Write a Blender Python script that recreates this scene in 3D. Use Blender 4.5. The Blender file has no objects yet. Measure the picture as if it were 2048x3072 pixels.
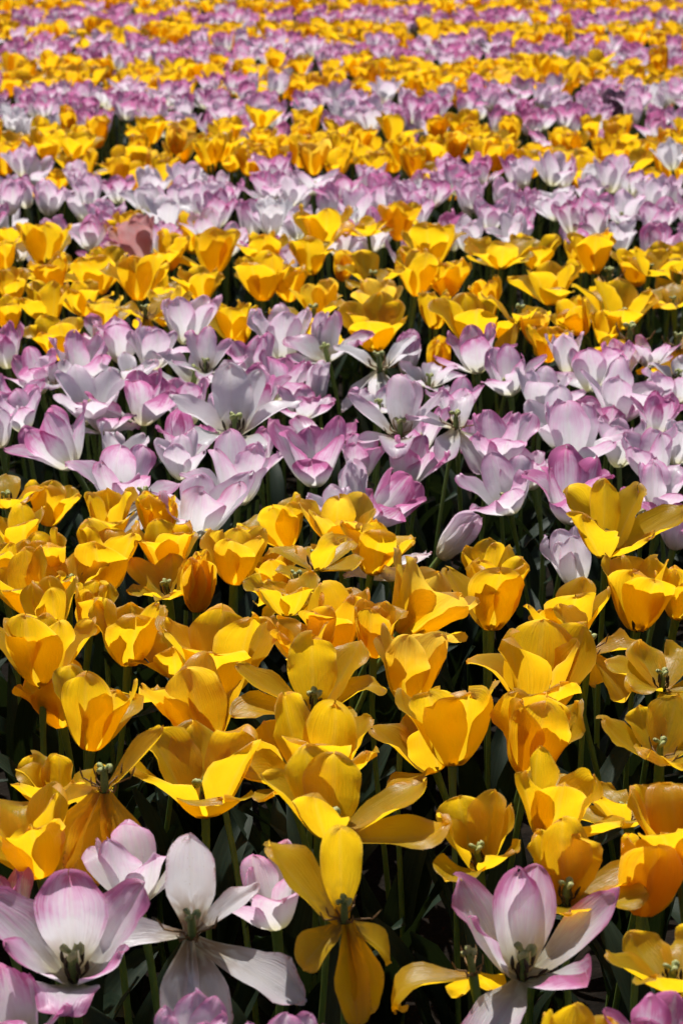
import bpy, math, random
import numpy as np
from mathutils import Matrix, Vector, Quaternion

random.seed(7)
RNG = np.random.default_rng(7)
R = math.radians
scene = bpy.context.scene
C = scene.collection

# ------------------------------------------------------------------ camera
CAM_H = 1.366
PITCH = R(15.8)
LENS = 85.0
cam_d = bpy.data.cameras.new('camera')
cam = bpy.data.objects.new('camera', cam_d)
C.objects.link(cam)
cam.location = (0, 0, CAM_H)
cam.rotation_euler = (math.pi / 2 - PITCH, 0, 0)
cam_d.sensor_fit = 'VERTICAL'
cam_d.sensor_height = 36.0
cam_d.sensor_width = 24.0
cam_d.lens = LENS
cam_d.clip_start = 0.05
cam_d.clip_end = 5000
cam_d.dof.use_dof = True
cam_d.dof.focus_distance = 2.65
cam_d.dof.aperture_fstop = 14.0
scene.camera = cam

# ------------------------------------------------------------------ daylight
SUN_EL, SUN_AZ = R(64), R(-20)          # azimuth measured from +Y (away from the camera), towards +X
world = bpy.data.worlds.new('World')
scene.world = world
world.use_nodes = True
wn = world.node_tree
wn.nodes.clear()
sky = wn.nodes.new('ShaderNodeTexSky')
sky.sky_type = 'NISHITA'
sky.sun_disc = False
sky.sun_elevation = SUN_EL
sky.sun_rotation = SUN_AZ
bg = wn.nodes.new('ShaderNodeBackground')
bg.inputs['Strength'].default_value = 0.05
wo = wn.nodes.new('ShaderNodeOutputWorld')
wn.links.new(sky.outputs[0], bg.inputs['Color'])
wn.links.new(bg.outputs[0], wo.inputs['Surface'])

sun_d = bpy.data.lights.new('sun', 'SUN')
sun_d.energy = 5.0
sun_d.angle = R(0.53)
sun_d.color = (1.0, 0.965, 0.91)
sun = bpy.data.objects.new('sun', sun_d)
C.objects.link(sun)
to_sun = Vector((math.sin(SUN_AZ) * math.cos(SUN_EL), math.cos(SUN_AZ) * math.cos(SUN_EL), math.sin(SUN_EL)))
sun.rotation_euler = to_sun.to_track_quat('Z', 'Y').to_euler()
sun.location = (0, 0, 30)

vs = scene.view_settings
vs.view_transform = 'Standard'
vs.look = 'None'
vs.exposure = 0.2
vs.gamma = 1.0
vs.use_curve_mapping = False
scene.cycles.max_bounces = 6
scene.cycles.diffuse_bounces = 5
scene.cycles.transmission_bounces = 5
scene.cycles.use_denoising = True
scene.cycles.use_adaptive_sampling = True
scene.cycles.adaptive_threshold = 0.035
scene.cycles.caustics_reflective = False
scene.cycles.caustics_refractive = False

# ------------------------------------------------------------------ materials
class NT:
    """small node-tree writer"""
    def __init__(self, name):
        self.m = bpy.data.materials.new(name)
        self.m.use_nodes = True
        self.t = self.m.node_tree
        self.t.nodes.clear()
        self.out = self.n('ShaderNodeOutputMaterial')
    def n(self, kind, **kw):
        nd = self.t.nodes.new(kind)
        for k, v in kw.items():
            setattr(nd, k, v)
        return nd
    def put(self, sock, v):
        if hasattr(v, 'is_linked'):
            self.t.links.new(v, sock)
        elif v is not None:
            sock.default_value = v
    def math(self, op, a, b=None, c=None, clamp=False):
        nd = self.n('ShaderNodeMath', operation=op, use_clamp=clamp)
        self.put(nd.inputs[0], a)
        if b is not None: self.put(nd.inputs[1], b)
        if c is not None: self.put(nd.inputs[2], c)
        return nd.outputs[0]
    def mix(self, f, a, b):
        nd = self.n('ShaderNodeMix', data_type='RGBA')
        self.put(nd.inputs[0], f)
        self.put(nd.inputs[6], a if hasattr(a, 'is_linked') else (*a, 1))
        self.put(nd.inputs[7], b if hasattr(b, 'is_linked') else (*b, 1))
        return nd.outputs[2]
    def ramp(self, v, lo, hi):
        nd = self.n('ShaderNodeMapRange', interpolation_type='SMOOTHSTEP')
        self.put(nd.inputs[0], v)
        nd.inputs[1].default_value = lo
        nd.inputs[2].default_value = hi
        return nd.outputs[0]
    def noise(self, vec, scale, detail=3.0, rough=0.55, dist=0.0):
        nd = self.n('ShaderNodeTexNoise')
        self.put(nd.inputs['Vector'], vec)
        nd.inputs['Scale'].default_value = scale
        nd.inputs['Detail'].default_value = detail
        nd.inputs['Roughness'].default_value = rough
        nd.inputs['Distortion'].default_value = dist
        return nd.outputs[0]
    def vmul(self, v, s):
        nd = self.n('ShaderNodeVectorMath', operation='MULTIPLY')
        self.put(nd.inputs[0], v); nd.inputs[1].default_value = s
        return nd.outputs[0]
    def vadd(self, v, w):
        nd = self.n('ShaderNodeVectorMath', operation='ADD')
        self.put(nd.inputs[0], v); self.put(nd.inputs[1], w)
        return nd.outputs[0]
    def attr(self, name):
        """a value kept on the flower (own object) or on the vertices of a joined mass"""
        a = self.n('ShaderNodeAttribute', attribute_type='OBJECT', attribute_name=name)
        b = self.n('ShaderNodeAttribute', attribute_type='GEOMETRY', attribute_name=name)
        return self.math('ADD', a.outputs['Fac'], b.outputs['Fac'])

def petal_material(name, kind):
    t = NT(name)
    uv = t.n('ShaderNodeUVMap').outputs[0]
    sep = t.n('ShaderNodeSeparateXYZ'); t.put(sep.inputs[0], uv)
    u, v = sep.outputs[0], sep.outputs[1]
    e = t.math('ABSOLUTE', t.math('MULTIPLY_ADD', u, 2.0, -1.0))            # 0 midrib .. 1 edge
    rnd = t.attr('seed')
    tint, wilt = t.attr('tint'), t.attr('wilt')
    off = t.n('ShaderNodeCombineXYZ')
    t.put(off.inputs[0], t.math('MULTIPLY', rnd, 37.0)); t.put(off.inputs[1], t.math('MULTIPLY', rnd, 11.0))
    uvr = t.vadd(uv, off.outputs[0])
    streak = t.noise(t.vmul(uvr, (34, 1.6, 1)), 1.0, 2, .6)
    blot = t.noise(t.vmul(uvr, (3.2, 3.6, 1)), 1.0, 2, .6, .5)
    speck = t.noise(t.vmul(uvr, (26, 34, 1)), 1.0, 1, .5)
    rib = t.math('SUBTRACT', 1.0, t.ramp(e, 0.0, 0.13))
    rim = t.math('MULTIPLY', t.ramp(e, .84, 1.0), t.ramp(v, .35, .75))
    tip = t.ramp(v, .90, 1.0)
    rim = t.math('MAXIMUM', rim, tip)
    if kind == 'yellow':
        col = t.mix(t.ramp(blot, .30, .72), (.90, .53, .011), (.93, .62, .017))
        col = t.mix(t.math('MULTIPLY', t.ramp(tint, .5, 1.0), .65), col, (.86, .42, .014))
        col = t.mix(t.math('MULTIPLY', t.ramp(v, .30, .0), .55), col, (.84, .43, .012))
        col = t.mix(t.math('MULTIPLY', t.ramp(streak, .45, .75), .35), col, (.88, .60, .05))
        col = t.mix(t.math('MULTIPLY', rib, .30), col, (.90, .64, .12))
        pale = t.math('MULTIPLY', t.ramp(tint, .22, .0), t.ramp(t.math('ADD', v, t.math('MULTIPLY', blot, .5)), .6, 1.3))
        col = t.mix(t.math('MULTIPLY', pale, .45), col, (.86, .62, .26))
        rimf = t.math('MULTIPLY', rim, t.ramp(blot, .35, .62))
        col = t.mix(t.math('MULTIPLY', rimf, .5), col, (.86, .55, .22))
        flush = t.math('MULTIPLY', t.ramp(v, .55, 1.0), t.ramp(t.noise(t.vmul(uvr, (5, 2.2, 1)), 1.0, 2, .6), .54, .74))
        col = t.mix(t.math('MULTIPLY', flush, .5), col, (.84, .38, .10))
    elif kind == 'pink':
        base = t.mix(t.ramp(v, .05, .40), (.78, .75, .50), (.89, .86, .88))
        g = t.math('MULTIPLY', t.ramp(v, .18, 1.05), .82)
        g = t.math('ADD', g, t.math('MULTIPLY', t.math('MULTIPLY', t.math('POWER', e, 2.6), t.ramp(v, .2, .7)), .42))
        g = t.math('ADD', g, t.math('MULTIPLY_ADD', streak, .8, -.40))
        g = t.math('ADD', g, t.math('MULTIPLY_ADD', blot, .9, -.50))
        g = t.math('MULTIPLY', g, t.math('MULTIPLY_ADD', tint, 1.32, .06), clamp=True)
        col = t.mix(t.ramp(g, .05, .70), base, (.85, .60, .77))
        col = t.mix(t.ramp(g, .45, 1.0), col, (.74, .33, .57))
        col = t.mix(t.math('MULTIPLY', t.ramp(g, .70, 1.0), .65), col, (.62, .13, .36))
        col = t.mix(t.math('MULTIPLY', rib, .40), col, (.80, .76, .74))
        rimf = t.math('MULTIPLY', rim, t.ramp(blot, .42, .60))
        col = t.mix(t.math('MULTIPLY', rimf, .5), col, (.68, .26, .42))
    elif kind == 'dark':                                                     # the one withered tulip, its shadow painted in as dark purple
        col = t.mix(t.ramp(blot, .3, .7), (.09, .04, .07), (.36, .22, .30))
    else:                                                                    # the one salmon-red tulip
        col = t.mix(t.ramp(blot, .3, .7), (.70, .32, .31), (.74, .46, .46))
        col = t.mix(t.math('MULTIPLY', t.ramp(v, .55, .1), .7), col, (.74, .50, .44))
        col = t.mix(t.math('MULTIPLY', t.ramp(streak, .45, .75), .4), col, (.76, .24, .30))
    brown = t.math('MULTIPLY', wilt, t.math('ADD', t.math('MULTIPLY', t.ramp(v, .58, .08), t.ramp(blot, .36, .58)),
                                            t.math('MULTIPLY', rim, t.ramp(speck, .5, .62))), clamp=True)
    col = t.mix(t.math('MULTIPLY', brown, .85), col, (.22, .10, .03) if kind == 'yellow' else (.34, .20, .10))
    spot = t.math('MULTIPLY', t.ramp(speck, .73, .80), t.math('MULTIPLY_ADD', wilt, .6, .25))
    col = t.mix(spot, col, (.40, .20, .05))
    h = t.math('MULTIPLY', streak, .8)
    h = t.math('ADD', h, t.math('MULTIPLY', blot, .9))
    bump = t.n('ShaderNodeBump'); bump.inputs['Strength'].default_value = .42; bump.inputs['Distance'].default_value = .0022
    t.put(bump.inputs['Height'], h)
    p = t.n('ShaderNodeBsdfPrincipled')
    t.put(p.inputs['Base Color'], col)
    t.put(p.inputs['Roughness'], t.math('MULTIPLY_ADD', blot, .22, .24))
    p.inputs['Specular IOR Level'].default_value = .65
    t.put(p.inputs['Normal'], bump.outputs[0])
    tr = t.n('ShaderNodeBsdfTranslucent')
    tc = t.mix(.55, col, (.99, .635, .006)) if kind == 'yellow' else col
    t.put(tr.inputs['Color'], tc)
    t.put(tr.inputs['Normal'], bump.outputs[0])
    mx = t.n('ShaderNodeMixShader'); mx.inputs[0].default_value = {'yellow': .72, 'pink': .54, 'salmon': .45, 'dark': .2}[kind]
    t.put(mx.inputs[1], p.outputs[0]); t.put(mx.inputs[2], tr.outputs[0])
    t.put(t.out.inputs[0], mx.outputs[0])
    return t.m

def simple_material(name, c0, c1, scale, rough, spec=.4, stretch=(1, 1, 1), bump=.3, dist=.002, coord='Object', trans=0.0):
    t = NT(name)
    if coord == 'UV':
        vec = t.n('ShaderNodeUVMap').outputs[0]
    else:
        vec = t.n('ShaderNodeTexCoord').outputs[coord]
    nz = t.noise(t.vmul(vec, stretch), scale, 4, .6)
    oi = t.n('ShaderNodeObjectInfo')
    f = t.math('ADD', t.ramp(nz, .3, .7), t.math('MULTIPLY_ADD', oi.outputs['Random'], .4, -.2), clamp=True)
    col = t.mix(f, c0, c1)
    b = t.n('ShaderNodeBump'); b.inputs['Strength'].default_value = bump; b.inputs['Distance'].default_value = dist
    t.put(b.inputs['Height'], nz)
    p = t.n('ShaderNodeBsdfPrincipled')
    t.put(p.inputs['Base Color'], col)
    t.put(p.inputs['Roughness'], t.math('MULTIPLY_ADD', nz, .2, rough - .1))
    p.inputs['Specular IOR Level'].default_value = spec
    t.put(p.inputs['Normal'], b.outputs[0])
    sh = p.outputs[0]
    if trans:
        tr = t.n('ShaderNodeBsdfTranslucent'); t.put(tr.inputs['Color'], t.mix(.5, col, (.10, .16, .02)))
        mx = t.n('ShaderNodeMixShader'); mx.inputs[0].default_value = trans
        t.put(mx.inputs[1], sh); t.put(mx.inputs[2], tr.outputs[0]); sh = mx.outputs[0]
    t.put(t.out.inputs[0], sh)
    return t.m

M = {
    'Y': petal_material('yellow_petal', 'yellow'),
    'P': petal_material('pink_petal', 'pink'),
    'S': petal_material('salmon_petal', 'salmon'),
    'D': petal_material('dark_petal', 'dark'),
    'stem': simple_material('tulip_stem', (.09, .15, .026), (.13, .20, .042), 60, .45, .4, (1, 1, .15)),
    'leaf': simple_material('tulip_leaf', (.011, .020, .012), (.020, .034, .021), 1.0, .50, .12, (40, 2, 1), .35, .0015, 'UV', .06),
    'pistil': simple_material('pistil_green', (.14, .20, .045), (.20, .25, .07), 300, .5),
    'stigma': simple_material('stigma_pale_green', (.30, .34, .10), (.42, .42, .17), 300, .6),
    'anther': simple_material('anther_dark', (.030, .018, .012), (.09, .055, .02), 300, .7),
    'anther_dry': simple_material('anther_dry', (.16, .08, .03), (.30, .17, .06), 300, .7),
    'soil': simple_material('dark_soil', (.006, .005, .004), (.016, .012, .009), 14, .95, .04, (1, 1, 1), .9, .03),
}

# ------------------------------------------------------------------ helpers
def mesh_from(name, verts, faces, mat, uvs=None, attrs=None):
    me = bpy.data.meshes.new(name)
    verts = np.asarray(verts, dtype=np.float32).reshape(-1, 3)
    faces = np.asarray(faces, dtype=np.int32)
    k = faces.shape[1]
    me.vertices.add(len(verts)); me.vertices.foreach_set('co', verts.ravel())
    me.loops.add(faces.size); me.loops.foreach_set('vertex_index', faces.ravel())
    me.polygons.add(len(faces))
    me.polygons.foreach_set('loop_start', np.arange(len(faces), dtype=np.int32) * k)
    if uvs is not None:
        l = me.uv_layers.new(name='UVMap')
        l.data.foreach_set('uv', np.asarray(uvs, dtype=np.float32)[faces.ravel()].ravel())
    me.update(calc_edges=True)
    me.polygons.foreach_set('use_smooth', np.ones(len(faces), dtype=bool))
    if attrs:
        for an, av in attrs.items():
            a = me.attributes.new(an, 'FLOAT', 'POINT'); a.data.foreach_set('value', np.asarray(av, dtype=np.float32))
    me.materials.append(mat)
    return me

def grid_faces(nu, nv):
    i = np.arange(nu)[None, :] + np.arange(nv)[:, None] * (nu + 1)
    return np.stack([i, i + 1, i + nu + 2, i + nu + 1], -1).reshape(-1, 4)

def smooth(x, a, b):
    x = np.clip((x - a) / (b - a), 0, 1)
    return x * x * (3 - 2 * x)

def petal_arrays(L, W, thm, tht, rng, nu=8, nv=12, inner=False, ruffle=1.0, cup=None, twist=None, thb=None, fold=0.0, pt=None):
    """a tulip petal standing at the origin: +X is away from the flower's axis, +Z up the axis"""
    nfine = 4 * nv
    sf = np.linspace(0, 1, nfine + 1)
    thb = max(thm, 66) if thb is None else thb
    wig = rng.normal(0, 3.5) * np.sin(sf * math.pi * rng.uniform(1.2, 2.4) + rng.uniform(0, 6))
    th = thm + (thb - thm) * np.clip(1 - sf / .26, 0, 1) ** 1.4 + (tht - thm) * smooth(sf, rng.uniform(.42, .62), 1.02) + wig * smooth(sf, .1, .4)
    th = th + (rng.normal(-12, 20) * ruffle) * smooth(sf, .84, 1.0)                             # the very rim rolls over
    th = np.radians(th)
    ds = L / nfine
    r = .0045 + np.concatenate([[0], np.cumsum(np.sin((th[1:] + th[:-1]) / 2) * ds)])
    z = np.concatenate([[0], np.cumsum(np.cos((th[1:] + th[:-1]) / 2) * ds)])
    s = (1 - np.cos(np.linspace(0, 1, nv + 1) * math.pi)) / 2
    u = np.linspace(-1, 1, nu + 1)
    S, U = np.meshgrid(s, u, indexing='ij')
    peak = rng.uniform(.50, .64)
    p_tip = rng.uniform(1.9, 2.6) if pt is None else rng.uniform(*pt)
    base = .26 + .74 * smooth(S, -.05, peak)
    tipw = np.sqrt(np.clip(1 - np.clip((S - peak) / (1.0 - peak), 0, 1) ** p_tip, 0, 1))
    hw = W * base * np.maximum(tipw, .02)
    edge_j = 1 + .05 * ruffle * np.sin(S * rng.uniform(7, 15) + np.sign(U) * rng.uniform(0, 3) + rng.uniform(0, 6)) * smooth(S, .25, .7)
    hw = hw * (1 + (edge_j - 1) * np.abs(U))
    # the rim is not one clean arc: shorten the length a little across the tip, with a shallow notch
    notch = rng.uniform(-.02, .05)
    Sl = S * (1 - smooth(S, .6, 1) * (.03 * rng.uniform(0, 1.4) * (1 + np.sin(U * rng.uniform(3, 6) + rng.uniform(0, 6))) + notch * np.exp(-(U / .3) ** 2)))
    rc = np.interp(Sl, sf, r); zc = np.interp(Sl, sf, z); tc = np.interp(Sl, sf, th)
    if cup is None:
        cup = rng.uniform(.62, 1.0)
    kap = cup / W * (1.0 - .55 * smooth(S, .45, 1.0))
    X0 = U * hw
    phi = X0 * kap
    lat = np.sin(phi) / kap
    inn = (1 - np.cos(phi)) / kap
    f1, f2 = rng.uniform(1.0, 2.2), rng.uniform(2.4, 4.2)
    a1, a2 = rng.normal(0, .10), rng.normal(0, .05)
    sg = np.where(U < 0, rng.uniform(0, 6), rng.uniform(0, 6))
    d = W * ruffle * smooth(S, .2, .8) * (a1 * np.sin(f1 * S * 6.28 + sg) + a2 * np.sin(f2 * S * 6.28 + 2 * sg)) * U ** 2
    d += -W * .045 * np.exp(-(U / .14) ** 2) * smooth(S, .05, .3) * smooth(S, 1.05, .7)        # midrib groove
    d += W * rng.normal(0, .10) * np.abs(U) ** 3 * smooth(S, .3, .9) * ruffle                   # edges roll in or out
    d += W * ruffle * .05 * np.sin(U * rng.uniform(3, 7) + rng.uniform(0, 6)) * smooth(S, .55, 1.0)
    d += W * fold * np.abs(U)
    inn = inn + d
    tw = (rng.normal(0, .10) * ruffle if twist is None else twist) * smooth(S, .1, 1.0)
    lat, inn = lat * np.cos(tw) - inn * np.sin(tw), lat * np.sin(tw) + inn * np.cos(tw)
    if inner:
        rc = rc * .93
    x = rc - np.cos(tc) * inn
    zz = zc + np.sin(tc) * inn
    V = np.stack([x, lat, zz], -1).reshape(-1, 3)
    UV = np.stack([(U + 1) / 2, S], -1).reshape(-1, 2)
    return V, UV

def tube(points, radii, n=6):
    pts = np.asarray(points, float)
    V, F = [], []
    T = np.gradient(pts, axis=0); T /= np.linalg.norm(T, axis=1)[:, None] + 1e-9
    ref = np.array([0.0, 1.0, 0.1])
    for i, (p, t) in enumerate(zip(pts, T)):
        a = np.cross(t, ref); a /= np.linalg.norm(a) + 1e-9
        b = np.cross(t, a)
        for k in range(n):
            an = 2 * math.pi * k / n
            V.append(p + radii[i] * (math.cos(an) * a + math.sin(an) * b))
    for i in range(len(pts) - 1):
        for k in range(n):
            F.append((i * n + k, i * n + (k + 1) % n, (i + 1) * n + (k + 1) % n, (i + 1) * n + k))
    return np.array(V), np.array(F)

def join_arrays(parts):
    V, F, o = [], [], 0
    for v, f in parts:
        V.append(v); F.append(np.asarray(f) + o); o += len(v)
    return np.concatenate(V), np.concatenate(F)

# --- camera ray: where on the plane at height z does a photograph pixel (1568 x 2352 reading) fall
FPX = LENS / 36.0 * 2352
cp, sp = math.cos(PITCH), math.sin(PITCH)
def ground_from(x, y, z):
    a, b = (x - 784) / FPX, (1176 - y) / FPX
    d = Vector((a, cp + b * sp, -sp + b * cp))
    k = (z - CAM_H) / d.z
    return Vector((d.x * k, d.y * k, z))

# ------------------------------------------------------------------ the ground
def make_ground():
    n = 60
    xs = np.sign(np.linspace(-1, 1, n + 1)) * np.abs(np.linspace(-1, 1, n + 1)) ** 4 * 1500
    ys = np.sign(np.linspace(-1, 1, n + 1)) * np.abs(np.linspace(-1, 1, n + 1)) ** 4 * 1500 + 5
    X, Y = np.meshgrid(xs, ys)
    Z = .02 * np.sin(X * 2.1 + 1) * np.cos(Y * 1.7) * np.exp(-(X ** 2 + Y ** 2) / 900)
    V = np.stack([X, Y, Z - .02], -1).reshape(-1, 3)
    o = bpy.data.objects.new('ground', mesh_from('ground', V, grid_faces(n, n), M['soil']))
    o['kind'] = 'structure'; o['label'] = 'dark bare soil under the tulip beds'
    C.objects.link(o)
make_ground()

# ------------------------------------------------------------------ shared small parts
def lathe(prof, n=8, lobes=0, la=0.0):
    V, F = [], []
    for (r_, z_) in prof:
        for k in range(n):
            an = 2 * math.pi * k / n
            rr = r_ * (1 + la * math.cos(lobes * an)) if lobes else r_
            V.append((rr * math.cos(an), rr * math.sin(an), z_))
    for i in range(len(prof) - 1):
        for k in range(n):
            F.append((i * n + k, i * n + (k + 1) % n, (i + 1) * n + (k + 1) % n, (i + 1) * n + k))
    return np.array(V), np.array(F)

pist_me = mesh_from('pistil', *lathe([(.0032, 0), (.0040, .006), (.0038, .016), (.0030, .0225), (.0028, .024)], 9, 3, .12), M['pistil'])
def stigma_mesh():
    parts = []
    for k in range(3):                      # three frilled, rolled-over lobes
        a = 2 * math.pi * k / 3
        pts = []
        for q in range(7):
            w = q / 6
            rr = .001 + .0060 * math.sin(w * 2.3)
            zz = .0235 + .0050 * math.sin(w * 3.0) - .0028 * w
            aa = a + .35 * math.sin(w * 5)
            pts.append((rr * math.cos(aa), rr * math.sin(aa), zz))
        parts.append(tube(pts, [.0016, .0022, .0025, .0026, .0025, .0022, .0012], 6))
    return mesh_from('stigma', *join_arrays(parts), M['stigma'])
stig_me = stigma_mesh()
def stamen_mesh(dry, seed):
    rg = np.random.default_rng(seed)
    b = rg.uniform(.2, .6) if not dry else rg.uniform(.8, 1.6)
    pts, rad = [], []
    for q in range(6):
        w = q / 5
        pts.append((.004 + .012 * w * b * w + (.002 * math.sin(w * 9) if dry else 0), .001 * math.sin(w * 4 + seed), .0005 + .0095 * w)); rad.append(.0009)
    e = np.array(pts[-1])
    out = [tube(pts, rad, 5)]
    an, ar = [], []
    for q in range(6):
        w = q / 5
        an.append(e + np.array([.004 * b * w, .0012 * math.sin(w * 3 + seed), .0125 * w - .0015])); ar.append(.0017 * math.sin(.35 + w * 2.5) * (.6 if dry else 1))
    out.append(tube(an, ar, 6))
    return mesh_from('stamen', *join_arrays(out), M['anther_dry' if dry else 'anther'])
stamens = [stamen_mesh(False, i) for i in range(4)]
stamens_dry = [stamen_mesh(True, i + 10) for i in range(4)]

def leaf_arrays(L, W, bend, rng, nu=4, nv=9, wav=1.0):
    s = np.linspace(0, 1, nv + 1); u = np.linspace(-1, 1, nu + 1)
    th = np.radians(6 + bend * s ** 1.6)
    ds = L / nv
    r = np.concatenate([[0], np.cumsum(np.sin((th[1:] + th[:-1]) / 2) * ds)]) + .006
    z = np.concatenate([[0], np.cumsum(np.cos((th[1:] + th[:-1]) / 2) * ds)])
    S, U = np.meshgrid(s, u, indexing='ij')
    hw = W * (.30 + .70 * np.sin(np.clip(S * 1.25, 0, 1.25) ** .8 * 1.55)) * np.sqrt(np.clip(1 - S ** 2.6, 0, 1)) + .0003
    lat = U * hw
    inn = np.abs(U) * hw * (.75 - .45 * S) + wav * .006 * np.sin(S * rng.uniform(8, 14) + np.sign(U) + rng.uniform(0, 6)) * U ** 2
    tw = rng.normal(0, .5) * S
    lat, inn = lat * np.cos(tw) - inn * np.sin(tw), lat * np.sin(tw) + inn * np.cos(tw)
    x = np.interp(S, s, r) - np.cos(np.interp(S, s, th)) * inn
    zz = np.interp(S, s, z) + np.sin(np.interp(S, s, th)) * inn
    return np.stack([x, lat, zz], -1).reshape(-1, 3), np.stack([(U + 1) / 2, S], -1).reshape(-1, 2)

leaf_pool = []
for i in range(18):
    rg = np.random.default_rng(100 + i)
    V, UV = leaf_arrays(rg.uniform(.19, .31), rg.uniform(.015, .027), rg.uniform(10, 85), rg)
    leaf_pool.append(mesh_from('leaf', V, grid_faces(4, 9), M['leaf'], UV))

# ------------------------------------------------------------------ one tulip
def link(name, me, parent, mat4=None):
    o = bpy.data.objects.new(name, me)
    C.objects.link(o)
    o.parent = parent
    if mat4 is not None:
        o.matrix_basis = mat4
    return o

def lean_quat(az, amt):
    ax = Vector((-math.sin(az), math.cos(az), 0))
    return Quaternion(ax, amt)

def stem_points(root, head, axis, rng):
    p0, p3 = Vector((0, 0, -.02)), head - root
    Ls = p3.length
    sway = Vector((rng.normal(0, .034), rng.normal(0, .030), 0))
    p1 = p0 + Vector((0, 0, Ls * .42)) + sway
    p2 = p3 - axis * Ls * .32
    out = []
    for i in range(9):
        t = i / 8
        q = (1 - t) ** 3 * p0 + 3 * (1 - t) ** 2 * t * p1 + 3 * (1 - t) * t * t * p2 + t ** 3 * p3
        out.append(tuple(q))
    return out

FC_HI = grid_faces(10, 16)
FC_LO = grid_faces(7, 11)

def petal_specs(style, o, rng, rot=None):
    """six petals: (azimuth deg, mid angle, tip angle, length, width, inner, ruffle, fold)"""
    rot = rng.uniform(0, 60) if rot is None else rot
    out = []
    for k in range(6):
        inner = k % 2 == 1
        az = rot + 60 * k + rng.normal(0, 8)
        l, w, ruf, fold = rng.normal(1, .05), rng.normal(1, .07), rng.uniform(.7, 1.3), 0
        if style == 'cup':
            m = 3 + 45 * o + rng.normal(0, 7) + (-4 if inner else 3)
            if rng.random() < .14 + .14 * o: m += rng.uniform(14, 42)
            q = rng.random()
            tp = m - rng.uniform(2, 24) if q < .58 else m + rng.uniform(-4, 22) if q < .88 else m + rng.uniform(30, 80)
        elif style == 'bud':
            m = -3 + 6 * o + rng.normal(0, 3); tp = m - rng.uniform(2, 18); w *= .82
        elif style == 'star':
            m = rng.uniform(34, 84) + 10 * (o - .5); tp = m + rng.uniform(-35, 35); ruf *= 1.3
        else:                                                                # droop
            m = rng.uniform(112, 146) if rng.random() < .72 else rng.uniform(50, 85)
            tp = m + rng.uniform(0, 28); ruf *= 1.6; w *= .86; fold = rng.uniform(-.3, .3)
        out.append((az, m, tp, l, w, inner, ruf, fold))
    return out

OFFS = {'cup': .43, 'bud': .46, 'star': .12, 'droop': .02}
PL = .080
GROUPS = {'Y': 'yellow tulips in the beds', 'P': 'pink and white tulips in the beds', 'S': None, 'D': None}

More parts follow.
